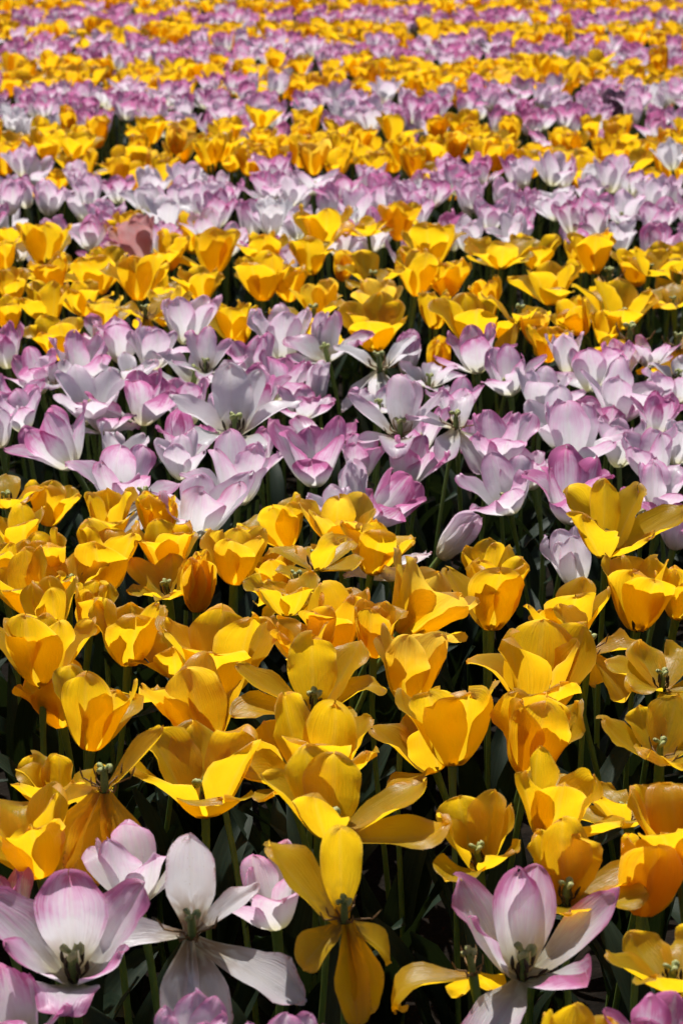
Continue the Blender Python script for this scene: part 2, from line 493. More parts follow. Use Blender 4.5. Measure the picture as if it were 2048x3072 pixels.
def make_tulip(kind, centre, style, s, o, laz, lean, label, seed, petals=None, tint=None, wilt=None, hi=True, pool=None, pistil=None, nleaf=None, group=None):
    rng = np.random.default_rng(seed)
    q = lean_quat(laz, lean)
    axis = q @ Vector((0, 0, 1))
    L = PL * s
    head = centre - axis * L * OFFS[style]
    root = Vector((head.x - math.cos(laz) * math.sin(lean) * .16 + rng.normal(0, .014), head.y - math.sin(laz) * math.sin(lean) * .16 + rng.normal(0, .014), 0))
    t = bpy.data.objects.new({'Y': 'yellow_tulip', 'P': 'pink_tulip', 'S': 'salmon_tulip', 'D': 'shadowed_tulip'}[kind], None)
    t.empty_display_size = .05
    C.objects.link(t)
    t.location = root
    t['label'] = label
    t['category'] = {'Y': 'yellow tulip', 'P': 'pink tulip', 'S': 'red tulip', 'D': 'purple tulip'}[kind]
    if kind in 'YP':
        t['group'] = group or GROUPS[kind]
    tint = rng.uniform(0, 1) if tint is None else tint
    if wilt is None:
        wilt = {'droop': 1.0, 'star': .6}.get(style, .0) * rng.uniform(.6, 1.0) + (rng.random() < .15) * .35
    Hm = Matrix.Translation(head - root) @ q.to_matrix().to_4x4()
    specs = petals or petal_specs(style, o, rng)
    for sp_ in specs:
        az, m, tp, l, w, inner, ruf, fold = sp_
        mat = Hm @ Matrix.Rotation(R(az), 4, 'Z')
        if pool is None:
            n = (10, 16, FC_HI) if hi else (7, 11, FC_LO)
            V, UV = petal_arrays(L * l, ({'P': .0240}.get(kind, .0285)) * s * w * (.95 if inner else 1.04), m, tp, rng, n[0], n[1], inner, ruf, fold=fold, pt=(1.5, 2.1) if kind == 'P' else None)
            me = mesh_from('petal', V, n[2], M[kind], UV)
        else:
            me = pool[int(rng.integers(len(pool)))]
            mat = mat @ Matrix.Rotation(R(rng.normal(0, 4)), 4, 'Y') @ Matrix.Diagonal((s * (.94 if inner else 1.0), s * w, s * l, 1))
        p = link('petal', me, t, mat)
        p['tint'] = float(tint); p['wilt'] = float(wilt); p['seed'] = float(rng.uniform(0, 1))
    sr = .0034 * (.9 + .2 * rng.random())
    pts = stem_points(root, head, axis, rng)
    nst = 7 if hi else 5
    V, F = tube(pts, [sr * 1.25, sr * 1.2, sr * 1.1, sr, sr, sr * .95, sr * .95, sr * 1.0, sr * 1.5], nst)
    link('stem', mesh_from('stem', V, F, M['stem']), t)
    if pistil is None:
        pistil = style in ('star', 'droop') or o > .42
    if pistil:
        pi_ = link('pistil', pist_me, t, Hm @ Matrix.Rotation(rng.uniform(0, 6), 4, 'Z') @ Matrix.Scale(s * 1.05, 4))
        link('stigma', stig_me, pi_)
        if hi:
            dry = style == 'droop' or wilt > .5
            for k in range(6):
                link('stamen', (stamens_dry if dry else stamens)[int(rng.integers(4))], t,
                     Hm @ Matrix.Rotation(R(60 * k + rng.normal(0, 10)), 4, 'Z') @ Matrix.Rotation(R(rng.normal(0, 9)), 4, 'Y') @ Matrix.Scale(s * rng.uniform(.9, 1.15), 4))
    a0 = rng.uniform(0, 6.28)
    for k in range(nleaf if nleaf is not None else 3):
        link('leaf', leaf_pool[int(rng.integers(len(leaf_pool)))], t,
             Matrix.Translation((0, 0, rng.uniform(-.01, .05) + .02 * k)) @ Matrix.Rotation(a0 + 2.3 * k + rng.normal(0, .3), 4, 'Z') @ Matrix.Scale(rng.uniform(.85, 1.1), 4))
    return t

# ------------------------------------------------------------------ tulips that can be told apart one by one
# (colour, x, y, habit, width, openness, lean direction deg, lean deg, label, options); x, y, width read off the photograph and
# turned into a place on the bed and a size in metres; habit: cup, bud, star (open flat), droop (petals hanging)
def pet(*rows):
    return [(a, m, tp, l, w, i % 2 == 1, rf, fo) for i, (a, m, tp, l, w, rf, fo) in enumerate([(*r, 1.2, 0.0) if len(r) == 5 else r for r in rows])]

HAND = [
 # ---- front pink bed
 ('P',165,2165,'cup',345,.55,270,14,'large pale pink tulip cup in the lower left corner, stamens showing',dict(tint=.72,wilt=.5,z=.50,s=1.16,petals=pet((92,4,-12,1.15,1.1),(28,40,30,1.12,1.05),(158,48,62,1.12,1.1),(215,42,25,1.0,1.0),(268,60,88,.92,1.0),(322,46,28,.9,.95)))),
 ('P',300,2000,'cup',180,.22,170,12,'upright pink tulip behind the white wide open one, its tip twisted',dict(tint=.5,z=.50)),
 ('P',440,2135,'star',340,.6,270,10,'wide open white tulip with hanging front petals and browned centre',dict(tint=.22,wilt=1.0,z=.50,petals=pet((92,10,-4,1.35,1.05,1.2,0),(176,98,104,1.15,.9,1.8,.2),(336,110,118,1.55,1.25,1.5,-.1),(258,132,158,1.3,.9,1.6,.2),(292,136,160,1.25,.9,1.6,.1),(35,66,80,1.05,.6,1.6,.2)))),
 ('P',622,2060,'cup',190,.36,200,8,'pink tulip cup half hidden behind the big wilting yellow one',dict(tint=.55,z=.49)),
 ('P',445,2392,'cup',190,.4,0,4,'lilac tulip at the bottom edge below the wide open white tulip',dict(tint=.6)),
 ('P',655,2425,'cup',190,.4,0,4,'pink tulip whose rim just shows at the bottom edge',dict(tint=.6)),
 ('P',5,2080,'cup',150,.4,170,10,'rosy pink tulip cut by the left edge under the yellow cup',dict(tint=1.0,z=.47)),
 ('P',30,2330,'cup',200,.45,200,8,'dusky pink tulip low in the lower left corner',dict(tint=.8,z=.46)),
 ('P',1205,2165,'cup',350,.55,275,14,'large pale lilac tulip with splayed petals in the lower right',dict(tint=.70,wilt=.5,z=.485,s=1.12,petals=pet((108,8,-2,1.2,.86),(74,12,2,1.18,.86),(150,34,36,1.15,1.0),(18,50,40,1.3,.9),(312,62,50,.9,.95),(246,88,118,1.35,1.0),(196,26,20,1.0,.6)))),
 ('P',1500,2395,'cup',190,.45,0,5,'magenta tulip tip at the bottom edge near the lower right corner',dict(tint=1.0)),
 # ---- front of the first yellow bed
 ('Y',75,1930,'cup',215,.34,190,4,'big golden cup cut by the left edge, above the pale pink cup',dict(tint=.55,z=.51)),
 ('Y',118,1805,'cup',150,.4,180,6,'yellow tulip peeping out behind the golden cup at the left edge',dict(tint=.3,z=.48)),
 ('Y',240,1815,'droop',190,.5,270,4,'wilted yellow tulip, all petals hanging from its bare green pistil',dict(tint=.9,wilt=1.0,z=.53,petals=pet((262,142,160,1.25,1.1,1.4,.1),(300,138,165,1.15,.95,1.5,0),(225,136,160,1.2,.9,1.5,.2),(35,55,48,1.2,.55,1.2,.3),(160,120,150,1.0,.8,1.4,.1),(110,125,150,.9,.8,1.4,0)))),
 ('Y',790,2100,'star',300,.6,265,8,'large wilting yellow tulip with one upright petal and hanging brown-edged petals',dict(tint=.5,wilt=1.0,z=.51,petals=pet((98,6,-2,1.4,.85),(162,46,34,1.5,1.45,.8,0),(350,128,165,.8,.8),(282,142,168,1.4,.75,2.3,.4),(224,112,150,.8,.9),(300,146,170,1.25,.75,1.8,.3)))),
 ('Y',760,1905,'star',350,.5,270,6,'loose yellow tulip with two petals flung out over dark stems',dict(tint=.3,wilt=.2,z=.52,petals=pet((122,26,10,1.12,1.1),(165,46,70,1.15,1.0),(85,20,2,1.0,1.0),(10,66,58,1.35,1.0),(350,82,60,1.35,1.0),(250,30,14,1.0,1.05)))),
 ('Y',1094,1930,'cup',200,.6,230,6,'bright yellow cup with a folded front petal, right of the long lit stem',dict(tint=.25,z=.51)),
 ('Y',1272,1850,'cup',225,.5,20,8,'yellow cup above and behind the folded-petal cup',dict(tint=.35,z=.52)),
 ('Y',1300,2060,'star',300,.5,275,5,'spread yellow tulip with pale pistil just above the lilac tulip',dict(tint=.6,wilt=.3,z=.49,petals=pet((98,16,0,1.2,1.1),(140,30,12,1.15,1.15),(62,26,-6,1.0,1.0),(15,68,50,1.35,.9),(342,72,60,1.1,.9),(268,66,84,1.0,1.2)))),
 ('Y',1485,2015,'cup',225,.42,10,4,'golden cup near the right edge with pale rolled rims',dict(tint=.65,z=.50)),
 ('Y',1550,1900,'cup',200,.35,160,8,'tall orange-yellow tulip cut by the right edge above a golden cup',dict(tint=.8,z=.54)),
 ('Y',1085,2235,'droop',170,.5,180,10,'yellow tulip with one curled petal hanging beside the lilac tulip',dict(tint=.6,wilt=.5,z=.46,petals=pet((190,84,178,1.3,1.15),(120,140,165,.55,.8),(60,140,165,.55,.8)))),
 ('Y',1545,2255,'star',240,.5,200,6,'sprawling yellow tulip cut by the right edge low down',dict(tint=.5,wilt=.4,z=.49)),
 ('Y',1310,2425,'cup',200,.4,0,4,'yellow tulip rim at the bottom edge below the lilac tulip',dict(tint=.5)),
 ('Y',1440,1880,'star',150,.4,180,8,'small glossy open yellow tulip squeezed beside the right edge tulips',dict(tint=.2,z=.49)),
 # ---- first yellow bed, second line
 ('Y',470,1775,'cup',285,.62,100,5,'broad shallow yellow cup with two green stems below it',dict(tint=.4,z=.50)),
 ('Y',735,1740,'cup',245,.46,280,8,'yellow cup with pale-rimmed petals left of the long lit stem',dict(tint=.45,z=.50)),
 ('Y',640,1735,'cup',190,.55,170,10,'shaded yellow tulip tucked behind the pale-rimmed cup',dict(tint=.7,z=.475)),
 ('Y',1035,1668,'cup',238,.55,95,16,'fan-shaped yellow tulip on a long bright green stem',dict(tint=.2,z=.51)),
 ('Y',975,1710,'cup',180,.5,180,12,'dark golden tulip in shade under the fan-shaped one',dict(tint=.9,z=.45)),
 ('Y',1230,1700,'cup',208,.30,350,4,'deep yellow closed cup with rounded front petals',dict(tint=.7,z=.50)),
 ('Y',1515,1730,'star',250,.4,265,12,'big floppy yellow tulip cut by the right edge, above the tall orange one',dict(tint=.4,z=.52)),
 ('Y',218,1640,'cup',200,.38,60,4,'yellow cup with one small curled petal on its left rim',dict(tint=.4,z=.50)),
 ('Y',130,1605,'cup',170,.45,180,10,'shaded amber tulip hanging low behind two yellow cups',dict(tint=.9,z=.44)),
 ('Y',455,1632,'cup',225,.45,120,30,'yellow tulip tipped over backwards showing its pale outer petal',dict(tint=.15,z=.48)),
 ('Y',722,1622,'star',290,.5,272,6,'open yellow tulip with pale green pistil and petals spread sideways',dict(tint=.3,wilt=.2,z=.51,petals=pet((96,12,4,1.2,1.1),(168,60,56,1.35,.8),(45,44,30,1.2,1.0),(8,58,120,1.15,.9),(200,76,110,1.2,.9),(300,70,95,.9,1.0)))),
 ('Y',1520,1570,'star',190,.5,270,5,'ragged open yellow tulip at the right edge with rolled petals',dict(tint=.4,wilt=.4,z=.51)),
 # ---- first yellow bed, third line
 ('Y',100,1500,'cup',208,.56,80,8,'yellow cup at left with a folded front petal and bent stem',dict(tint=.25,z=.50)),
 ('Y',297,1460,'cup',180,.5,60,5,'yellow cup with a rounded front petal behind the curled-rim cup',dict(tint=.3,z=.50)),
 ('Y',505,1510,'cup',290,.62,60,6,'very broad yellow tulip with overlapping rounded petals',dict(tint=.3,z=.50)),
 ('Y',400,1540,'star',190,.5,200,8,'flattened yellow tulip sticking out beneath the very broad one',dict(tint=.55,z=.46)),
 ('Y',950,1540,'cup',200,.5,60,12,'pale apricot yellow tulip with streaked outer petals',dict(tint=.02,z=.50)),
 ('Y',1240,1560,'cup',250,.48,330,4,'deep golden tulip with a broad ribbed middle petal',dict(tint=.75,z=.50)),
 ('Y',862,1455,'cup',120,.2,10,4,'narrow orange-gold tulip at the edge of the crowded cluster',dict(tint=.85,z=.52)),
 ('Y',770,1440,'cup',190,.45,280,4,'frilly orange-yellow tulip in the middle of the crowded cluster',dict(tint=.9,z=.51)),
 ('Y',660,1400,'star',220,.3,180,6,'yellow tulip with a rolled petal on its side in the crowded cluster',dict(tint=.4,z=.50)),
 ('Y',700,1480,'cup',150,.35,250,5,'orange-flushed tulip at the front of the crowded cluster',dict(tint=1.0,z=.51)),
 ('Y',110,1405,'cup',140,.4,180,5,'golden tulip rising just behind the folded-petal cup at left',dict(tint=.6,z=.50)),
 ('Y',212,1405,'cup',100,.12,0,3,'slim upright yellow tulip between two wider cups at left',dict(tint=.35,z=.51)),
 # ---- first yellow bed, back lines
 ('Y',970,1385,'cup',230,.55,10,34,'pale cream-yellow tulip leaning right with two tall petals',dict(tint=.0,z=.51)),
 ('Y',1130,1372,'cup',190,.48,80,5,'yellow tulip with rounded tips right of the leaning cream one',dict(tint=.35,z=.50)),
 ('Y',1300,1420,'cup',195,.62,190,5,'open yellow tulip with one petal standing up on its right',dict(tint=.4,z=.50)),
 ('Y',1350,1500,'droop',150,.5,300,6,'amber petals drooping below an open yellow tulip on the right',dict(tint=.8,z=.49,wilt=.3)),
 ('Y',1468,1372,'cup',195,.46,40,4,'yellow tulip with broad smooth petals near the right edge',dict(tint=.4,z=.50)),
 ('Y',1562,1370,'cup',140,.5,0,5,'yellow tulip mostly cut off by the right edge beside the smooth one',dict(tint=.3,z=.50)),
 ('Y',240,1285,'cup',178,.36,90,4,'yellow tulip with three clear ribs at the left of the bed',dict(tint=.55,z=.50)),
 ('Y',385,1262,'cup',140,.3,80,4,'orange-yellow tulip behind the narrow closed one',dict(tint=.8,z=.50)),
 ('Y',455,1338,'bud',128,.5,20,3,'closed orange-gold tulip standing upright in the left half',dict(tint=.9,z=.50)),
 ('Y',385,1360,'star',110,.5,200,10,'small folded yellow petals at the foot of the closed tulip',dict(tint=.3,z=.47)),
 ('Y',543,1282,'cup',148,.4,40,8,'yellow tulip with pale rims right of the closed one',dict(tint=.15,z=.50)),
 ('Y',245,1190,'cup',135,.4,90,4,'golden tulip at the back of the bed below the pink ones',dict(tint=.6,z=.50)),
 ('Y',370,1195,'cup',130,.4,90,5,'flat-topped golden tulip just in front of the pale pink petals',dict(tint=.6,z=.49)),
 ('Y',45,1230,'cup',140,.45,200,5,'yellow tulip with smooth wide petals at the left edge',dict(tint=.4,z=.50)),
 ('Y',110,1290,'cup',130,.4,180,4,'yellow tulip wedged between wider ones near the left edge',dict(tint=.3,z=.50)),
 ('Y',60,1350,'cup',165,.45,190,4,'large yellow tulip at left edge with overlapping petals',dict(tint=.5,z=.50)),
 ('Y',160,1350,'star',120,.5,300,6,'open yellow tulip lying low between the left cups',dict(tint=.2,z=.48)),
 ('Y',0,1300,'cup',120,.4,180,5,'yellow tulip half outside the left edge',dict(tint=.5,z=.50)),
 ('Y',18,1155,'star',130,.4,180,5,'open yellow tulip at the left edge at the back of the bed',dict(tint=.35,z=.51)),
 ('Y',115,1160,'cup',120,.45,20,6,'yellow tulip with a curled petal at the back left of the bed',dict(tint=.25,z=.50)),
 ('Y',650,1205,'cup',128,.3,170,5,'rounded yellow tulip behind the open cluster near the middle',dict(tint=.4,z=.50)),
 ('Y',782,1210,'cup',170,.68,270,3,'shallow open pale yellow tulip in front of the leaning pink bud',dict(tint=.1,z=.51)),
 ('Y',725,1295,'star',220,.45,275,4,'loose yellow tulip with turned-out petals near the middle',dict(tint=.3,z=.50)),
 ('Y',680,1352,'droop',90,.5,270,4,'bare pistil of a spent yellow tulip between the middle clusters',dict(tint=.5,z=.50)),
 ('Y',862,1262,'cup',165,.65,30,8,'yellow tulip with fanned petals right of the loose one',dict(tint=.2,z=.50)),
 ('Y',630,1320,'cup',110,.4,180,6,'shaded golden tulip below the rounded yellow one',dict(tint=.8,z=.45)),
 ('Y',1390,1262,'star',300,.3,275,4,'wide yellow tulip with wing-like petals standing above the pink bed edge',dict(tint=.2,z=.53,petals=pet((150,30,36,1.05,1.0),(92,14,20,1.1,.7),(40,28,16,1.1,.9),(8,62,56,1.35,1.05),(235,34,20,1.05,1.15),(320,60,40,.9,.9)))),
 ('Y',1110,1310,'cup',120,.4,120,4,'golden tulip just behind the rounded-tip yellow one',dict(tint=.75,z=.48)),
 # ---- pink bed behind it
 ('D',1410,240,'cup',130,.4,200,8,'withered tulip with painted dark purple shade standing out among the pink ones at upper right',dict(tint=.7,wilt=.3,z=.53,s=1.2)),
 ('P',278,1105,'cup',185,.52,300,8,'pink-rimmed white tulip opened wide above the left yellow tulips',dict(tint=.6,z=.50)),
 ('P',330,1160,'droop',130,.5,270,5,'spent white tulip with papery hanging petals among yellow ones',dict(tint=.1,wilt=1.0,z=.49)),
 ('P',465,1160,'cup',235,.55,330,10,'white tulip with rosy frilled rims leaning over the yellow bed',dict(tint=.5,z=.50)),
 ('P',550,1090,'cup',170,.36,30,4,'pale pink tulip standing behind the frilled leaning one',dict(tint=.5,z=.51)),
 ('P',812,1125,'bud',80,.6,150,6,'pale pink tulip with one tall narrow petal near the middle',dict(tint=.3,z=.49)),
 ('P',765,1175,'cup',100,.45,200,5,'white tulip with pink lip peeking over the yellow cluster',dict(tint=.35,z=.48)),
 ('P',893,1160,'cup',128,.16,345,30,'magenta and white closed tulip tilted to the right',dict(tint=1.0,z=.50)),
 ('P',1050,1232,'bud',105,.5,5,38,'slim white and pink tulip leaning right over the dark gap',dict(tint=.35,z=.49)),
 ('P',900,1320,'star',120,.5,200,10,'pale pink tulip lying low behind the leaning cream tulip',dict(tint=.25,z=.46,wilt=.4)),
 ('P',1160,1125,'cup',170,.62,215,12,'lilac tulip with a petal stretched left over the dark gap',dict(tint=.55,z=.49)),
 ('P',1312,1132,'cup',195,.5,265,5,'bright magenta tulip with broad fanned petals',dict(tint=1.0,z=.50)),
 ('P',1515,1120,'cup',130,.32,10,5,'white and mauve tulip near the right edge on a dark stem',dict(tint=.55,z=.51)),
 ('P',1310,1290,'cup',125,.2,180,14,'pale tulip tucked below the wing-petalled yellow one',dict(tint=.3,z=.47)),
 ('P',1470,1195,'star',190,.5,250,8,'magenta tulip spread low by the right edge',dict(tint=1.0,z=.47)),
 ('P',1560,1210,'cup',140,.5,0,8,'mauve tulip cut by the right edge low in the pink bed',dict(tint=.9,z=.47)),
 ('P',722,1050,'cup',190,.54,270,6,'purple-pink tulip cup with folded white lip above dark stems',dict(tint=.9,z=.50)),
 ('P',415,1055,'cup',110,.3,190,5,'narrow pale tulip beside the wide pink-rimmed one',dict(tint=.35,z=.50)),
 ('P',130,1022,'cup',160,.40,180,30,'rosy tulip tipped over to the left above a dark gap',dict(tint=.8,z=.50)),
 ('P',240,985,'star',130,.5,320,10,'lilac petals spread low beneath two white cups at left',dict(tint=.75,z=.47)),
 ('P',540,985,'star',255,.35,270,3,'wide open white tulip with green pistil in the middle pink bed',dict(tint=.15,wilt=.4,z=.52,petals=pet((100,22,10,1.2,1.15),(60,36,40,1.2,.95),(165,62,48,1.2,1.1),(18,62,78,1.25,1.0),(230,78,110,1.0,1.0),(300,88,130,.9,.9)))),
 ('P',330,918,'cup',145,.42,90,4,'magenta-tipped tulip cup at left centre of the pink bed',dict(tint=.95,z=.51)),
 ('P',203,915,'cup',160,.50,250,6,'shiny white tulip with one lowered lip in the left of the pink bed',dict(tint=.3,z=.51)),
 ('P',45,945,'cup',120,.45,170,8,'white and rose tulip cut close to the left edge',dict(tint=.6,z=.50)),
 ('P',-5,985,'cup',110,.4,180,6,'pale tulip half outside the left edge of the pink bed',dict(tint=.4,z=.49)),
 ('P',80,860,'cup',120,.45,200,6,'frilled rose tulip near the left edge, back of the pink bed',dict(tint=.8,z=.50)),
 ('P',12,800,'cup',110,.36,170,5,'purple-pink tulip at the left edge next to yellow ones',dict(tint=.9,z=.51)),
 ('P',192,828,'cup',140,.46,90,4,'white tulip flushed purple among crowded pink ones at left',dict(tint=.7,z=.50)),
 ('P',140,880,'star',140,.5,220,6,'flat white tulip squeezed between pink cups at left',dict(tint=.35,z=.49)),
 ('P',350,805,'cup',115,.40,100,4,'smooth white tulip with a lilac top beside the starry one',dict(tint=.45,z=.51)),
 ('P',275,785,'cup',125,.44,160,6,'pale mauve tulip at the back of the pink bed near a yellow one',dict(tint=.6,z=.51)),
 ('P',225,775,'star',110,.4,180,6,'rose tulip poking between yellow tulips at upper left',dict(tint=.8,z=.50)),
 ('P',472,845,'star',150,.25,272,3,'lilac tulip opened to show its dark stamens, left of middle',dict(tint=.6,wilt=.5,z=.52,petals=pet((78,12,4,1.25,1.0),(130,32,24,1.25,.9),(30,40,30,1.1,.9),(200,70,60,1.0,1.0),(330,80,90,1.1,1.0),(270,80,110,1.0,.9)))),
 ('P',430,735,'cup',155,.62,90,6,'white tulip with two upright lilac petals in front of yellow tulips',dict(tint=.5,z=.52)),
 ('P',300,870,'star',110,.5,270,5,'white tulip with a green pistil between two pink cups',dict(tint=.3,z=.49)),
 ('P',645,775,'cup',150,.46,120,5,'pale pink tulip with two tall petals right of the yellow cup',dict(tint=.4,z=.51)),
 ('P',735,770,'bud',60,.4,0,6,'thin pale tulip petal standing beside a dark yellow stem',dict(tint=.4,z=.51)),
 ('P',590,830,'cup',130,.5,180,6,'pink tulip behind the wide open white one',dict(tint=.75,z=.50)),
 ('P',650,870,'cup',130,.45,40,14,'rose tulip with a broad pointed petal leaning right',dict(tint=.85,z=.50)),
 ('P',728,885,'bud',90,.8,350,6,'smooth pale closed tulip right of the wide open white one',dict(tint=.3,z=.50)),
 ('P',690,955,'star',170,.5,0,5,'lilac tulip opened flat beneath the smooth closed one',dict(tint=.75,z=.48)),
 ('P',430,930,'cup',120,.5,180,6,'mauve tulip half hidden left of the wide open white one',dict(tint=.7,z=.48)),
 ('P',590,1040,'cup',120,.4,200,6,'pink tulip below the wide open white one',dict(tint=.75,z=.47)),
 ('P',935,810,'bud',72,.5,20,4,'upright closed lilac tulip over the dark gap near the middle',dict(tint=.6,z=.52)),
 ('P',872,850,'droop',130,.5,180,5,'spent white tulip with long hanging petals beside the closed lilac one',dict(tint=.15,wilt=.8,z=.51)),
 ('P',985,880,'star',110,.4,0,5,'pale pink tulip spread out below the closed lilac one',dict(tint=.5,z=.50)),
 ('P',918,990,'star',215,.4,268,5,'open lilac tulip with dark centre and a shiny front petal',dict(tint=.4,wilt=.7,z=.52,petals=pet((88,14,6,1.25,1.0),(160,56,46,1.3,1.1),(60,26,20,1.1,.8),(20,44,44,1.2,.7),(265,80,130,1.2,1.2),(205,84,100,.9,.9)))),
 ('P',870,940,'star',120,.4,120,5,'pink tulip with two green pistil lobes behind the open lilac one',dict(tint=.6,z=.50)),
 ('P',940,1065,'cup',140,.5,350,8,'rosy rounded tulip below the open lilac one',dict(tint=.8,z=.48)),
 ('P',830,1055,'cup',120,.45,10,8,'pink tulip between the purple cup and the rosy rounded one',dict(tint=.7,z=.48)),
 ('P',1090,805,'cup',140,.52,150,8,'mauve tulip with pointed petals in front of a round yellow tulip',dict(tint=.75,z=.52)),
 ('P',1055,925,'cup',110,.4,30,5,'lilac tulip with one glossy curling petal right of the dark gap',dict(tint=.65,z=.51)),
 ('P',1048,985,'droop',130,.5,220,4,'thin drooping pale tulip with a green pistil right of the dark gap',dict(tint=.4,wilt=.5,z=.52)),
 ('P',1150,1015,'cup',175,.52,270,6,'pink tulip with many ruffled petals at right centre',dict(tint=.7,z=.51)),
 ('P',1100,1000,'cup',120,.4,180,6,'rose tulip joined behind the ruffled one',dict(tint=.75,z=.49)),
 ('P',1245,905,'cup',130,.44,60,6,'pale pink tulip with one straight tall petal at right centre',dict(tint=.4,z=.51)),
 ('P',1165,860,'cup',130,.48,160,6,'lilac-topped tulip in the back half of the pink bed at right',dict(tint=.65,z=.51)),
 ('P',1318,1005,'cup',185,.55,90,8,'white tulip with three wide pink-edged petals at right',dict(tint=.55,z=.51)),
 ('P',1430,910,'cup',180,.6,330,10,'pale tulip reaching a long petal towards the right',dict(tint=.45,z=.51)),
 ('P',1508,955,'cup',120,.45,20,6,'deep magenta-rimmed tulip by the right edge',dict(tint=1.0,z=.50)),
 ('P',1355,850,'cup',130,.5,110,5,'lilac tulip in the thick of the pink bed at right',dict(tint=.6,z=.51)),
 ('P',1420,835,'cup',110,.45,60,5,'rose tulip at the back of the pink bed at right',dict(tint=.7,z=.51)),
 ('P',1300,815,'cup',100,.35,120,5,'pale tulip pair of petals at the back in front of yellow ones',dict(tint=.4,z=.51)),
 ('P',1490,835,'star',130,.4,30,6,'pink tulip with a raised narrow petal near the right edge',dict(tint=.65,z=.51)),
 ('P',1555,870,'star',120,.5,0,6,'white tulip at the right edge, back of the pink bed',dict(tint=.3,z=.50)),
 ('P',1495,1055,'cup',150,.46,190,6,'pale mauve tulip with folded rims low by the right edge',dict(tint=.55,z=.50)),
 ('P',1400,960,'cup',120,.5,300,6,'mauve tulip beneath the one with a long petal',dict(tint=.8,z=.48)),
 ('P',1560,1020,'cup',120,.45,0,5,'glossy white tulip cut by the right edge',dict(tint=.25,z=.51)),
 ('P',1210,1080,'cup',120,.5,170,8,'lilac tulip low behind the bright magenta one',dict(tint=.6,z=.47)),
 # ---- second yellow bed
 ('Y',100,560,'cup',160,.62,90,4,'wide yellow fan-shaped tulip standing alone at upper left',dict(tint=.6,z=.52)),
 ('Y',5,590,'cup',90,.5,180,5,'yellow tulip at the left edge below the lone fan-shaped one',dict(tint=.4,z=.51)),
 ('Y',30,555,'star',90,.5,180,5,'yellow tulip behind the lone fan-shaped one at the left',dict(tint=.3,z=.50)),
 ('Y',225,630,'cup',115,.42,180,5,'yellow tulip with a petal curled out to its left',dict(tint=.6,z=.51)),
 ('Y',318,640,'cup',120,.40,90,4,'large smooth yellow tulip beside the one with a dark pistil',dict(tint=.3,z=.52)),
 ('Y',120,640,'cup',100,.32,100,4,'orange-tinged yellow tulip below the lone fan-shaped one',dict(tint=.8,z=.51)),
 ('Y',25,660,'cup',90,.38,180,4,'golden tulip at the left edge in the second yellow bed',dict(tint=.7,z=.51)),
 ('Y',20,725,'cup',85,.4,180,5,'yellow tulip at the left edge just above the pink bed',dict(tint=.5,z=.50)),
 ('Y',110,700,'cup',115,.45,70,4,'crumpled yellow tulip at left in the second yellow bed',dict(tint=.4,z=.50)),
 ('Y',190,690,'cup',90,.4,100,4,'yellow tulip right of the crumpled one',dict(tint=.3,z=.49)),
 ('Y',135,780,'cup',125,.45,200,14,'yellow tulip at the front of its bed, leaning among pink ones',dict(tint=.5,z=.51)),
 ('Y',245,720,'cup',95,.5,90,5,'pale yellow tulip with a pointed top above pink tulips',dict(tint=.1,z=.50)),
 ('Y',335,730,'droop',90,.5,200,5,'withered yellow tulip with brown pistil above pink tulips',dict(tint=.7,wilt=1.0,z=.51)),
 ('Y',295,525,'cup',80,.32,170,4,'yellow tulip just behind the salmon-red one',dict(tint=.3,z=.52)),
 ('S',318,552,'cup',120,.45,150,8,'single salmon-red tulip among the yellow ones',dict(tint=.7,z=.51)),
 ('Y',388,580,'cup',95,.35,60,4,'yellow tulip right beside the salmon-red one',dict(tint=.7,z=.51)),
 ('Y',445,540,'cup',110,.5,60,4,'crinkled yellow tulip behind, right of the salmon-red one',dict(tint=.3,z=.50)),
 ('Y',490,580,'cup',125,.45,90,4,'broad yellow tulip in the upper left of the second yellow bed',dict(tint=.4,z=.51)),
 ('Y',460,655,'cup',100,.5,120,5,'yellow tulip with rolled pale tips behind the lilac-white one',dict(tint=.2,z=.51)),
 ('Y',535,735,'cup',105,.42,60,4,'yellow cup with one petal turned right, beside the lilac-white tulip',dict(tint=.6,z=.51)),
 ('Y',605,640,'cup',125,.45,90,3,'round yellow tulip with scalloped top near the middle',dict(tint=.4,z=.52)),
 ('Y',665,655,'cup',90,.35,20,5,'yellow tulip right behind the round scalloped one',dict(tint=.5,z=.50)),
 ('Y',610,575,'cup',105,.42,90,4,'yellow tulip at the back near the middle of the second yellow bed',dict(tint=.5,z=.51)),
 ('Y',715,590,'cup',105,.5,90,6,'yellow tulip on a clear stem left of the tall middle ones',dict(tint=.3,z=.51)),
 ('Y',738,520,'cup',135,.55,90,4,'tall yellow tulip at the back standing in front of pink ones',dict(tint=.55,z=.54)),
 ('Y',733,690,'cup',115,.58,90,10,'pale yellow tulip with skirt-like lower petals in the middle',dict(tint=.1,z=.52)),
 ('Y',720,735,'droop',110,.5,270,4,'skirt of drooping yellow petals above the pink tulips',dict(tint=.4,wilt=.1,z=.515)),
 ('Y',845,535,'star',110,.2,180,5,'yellow tulip with narrow rolled petals behind the middle',dict(tint=.3,z=.52)),
 ('Y',915,510,'cup',95,.3,90,4,'tall golden tulip standing high at the back of its bed',dict(tint=.75,z=.54)),
 ('Y',995,560,'cup',140,.6,60,4,'wide fan-like yellow tulip right of the tall golden one',dict(tint=.35,z=.52)),
 ('Y',855,645,'star',165,.25,275,4,'large loose yellow tulip with crossed petals in the middle',dict(tint=.3,z=.51)),
 ('Y',790,615,'cup',70,.3,0,4,'small orange-rimmed tulip left of the large loose one',dict(tint=.9,z=.50)),
 ('Y',860,750,'cup',165,.66,260,5,'low open yellow tulip over dark ground in the middle',dict(tint=.3,z=.50)),
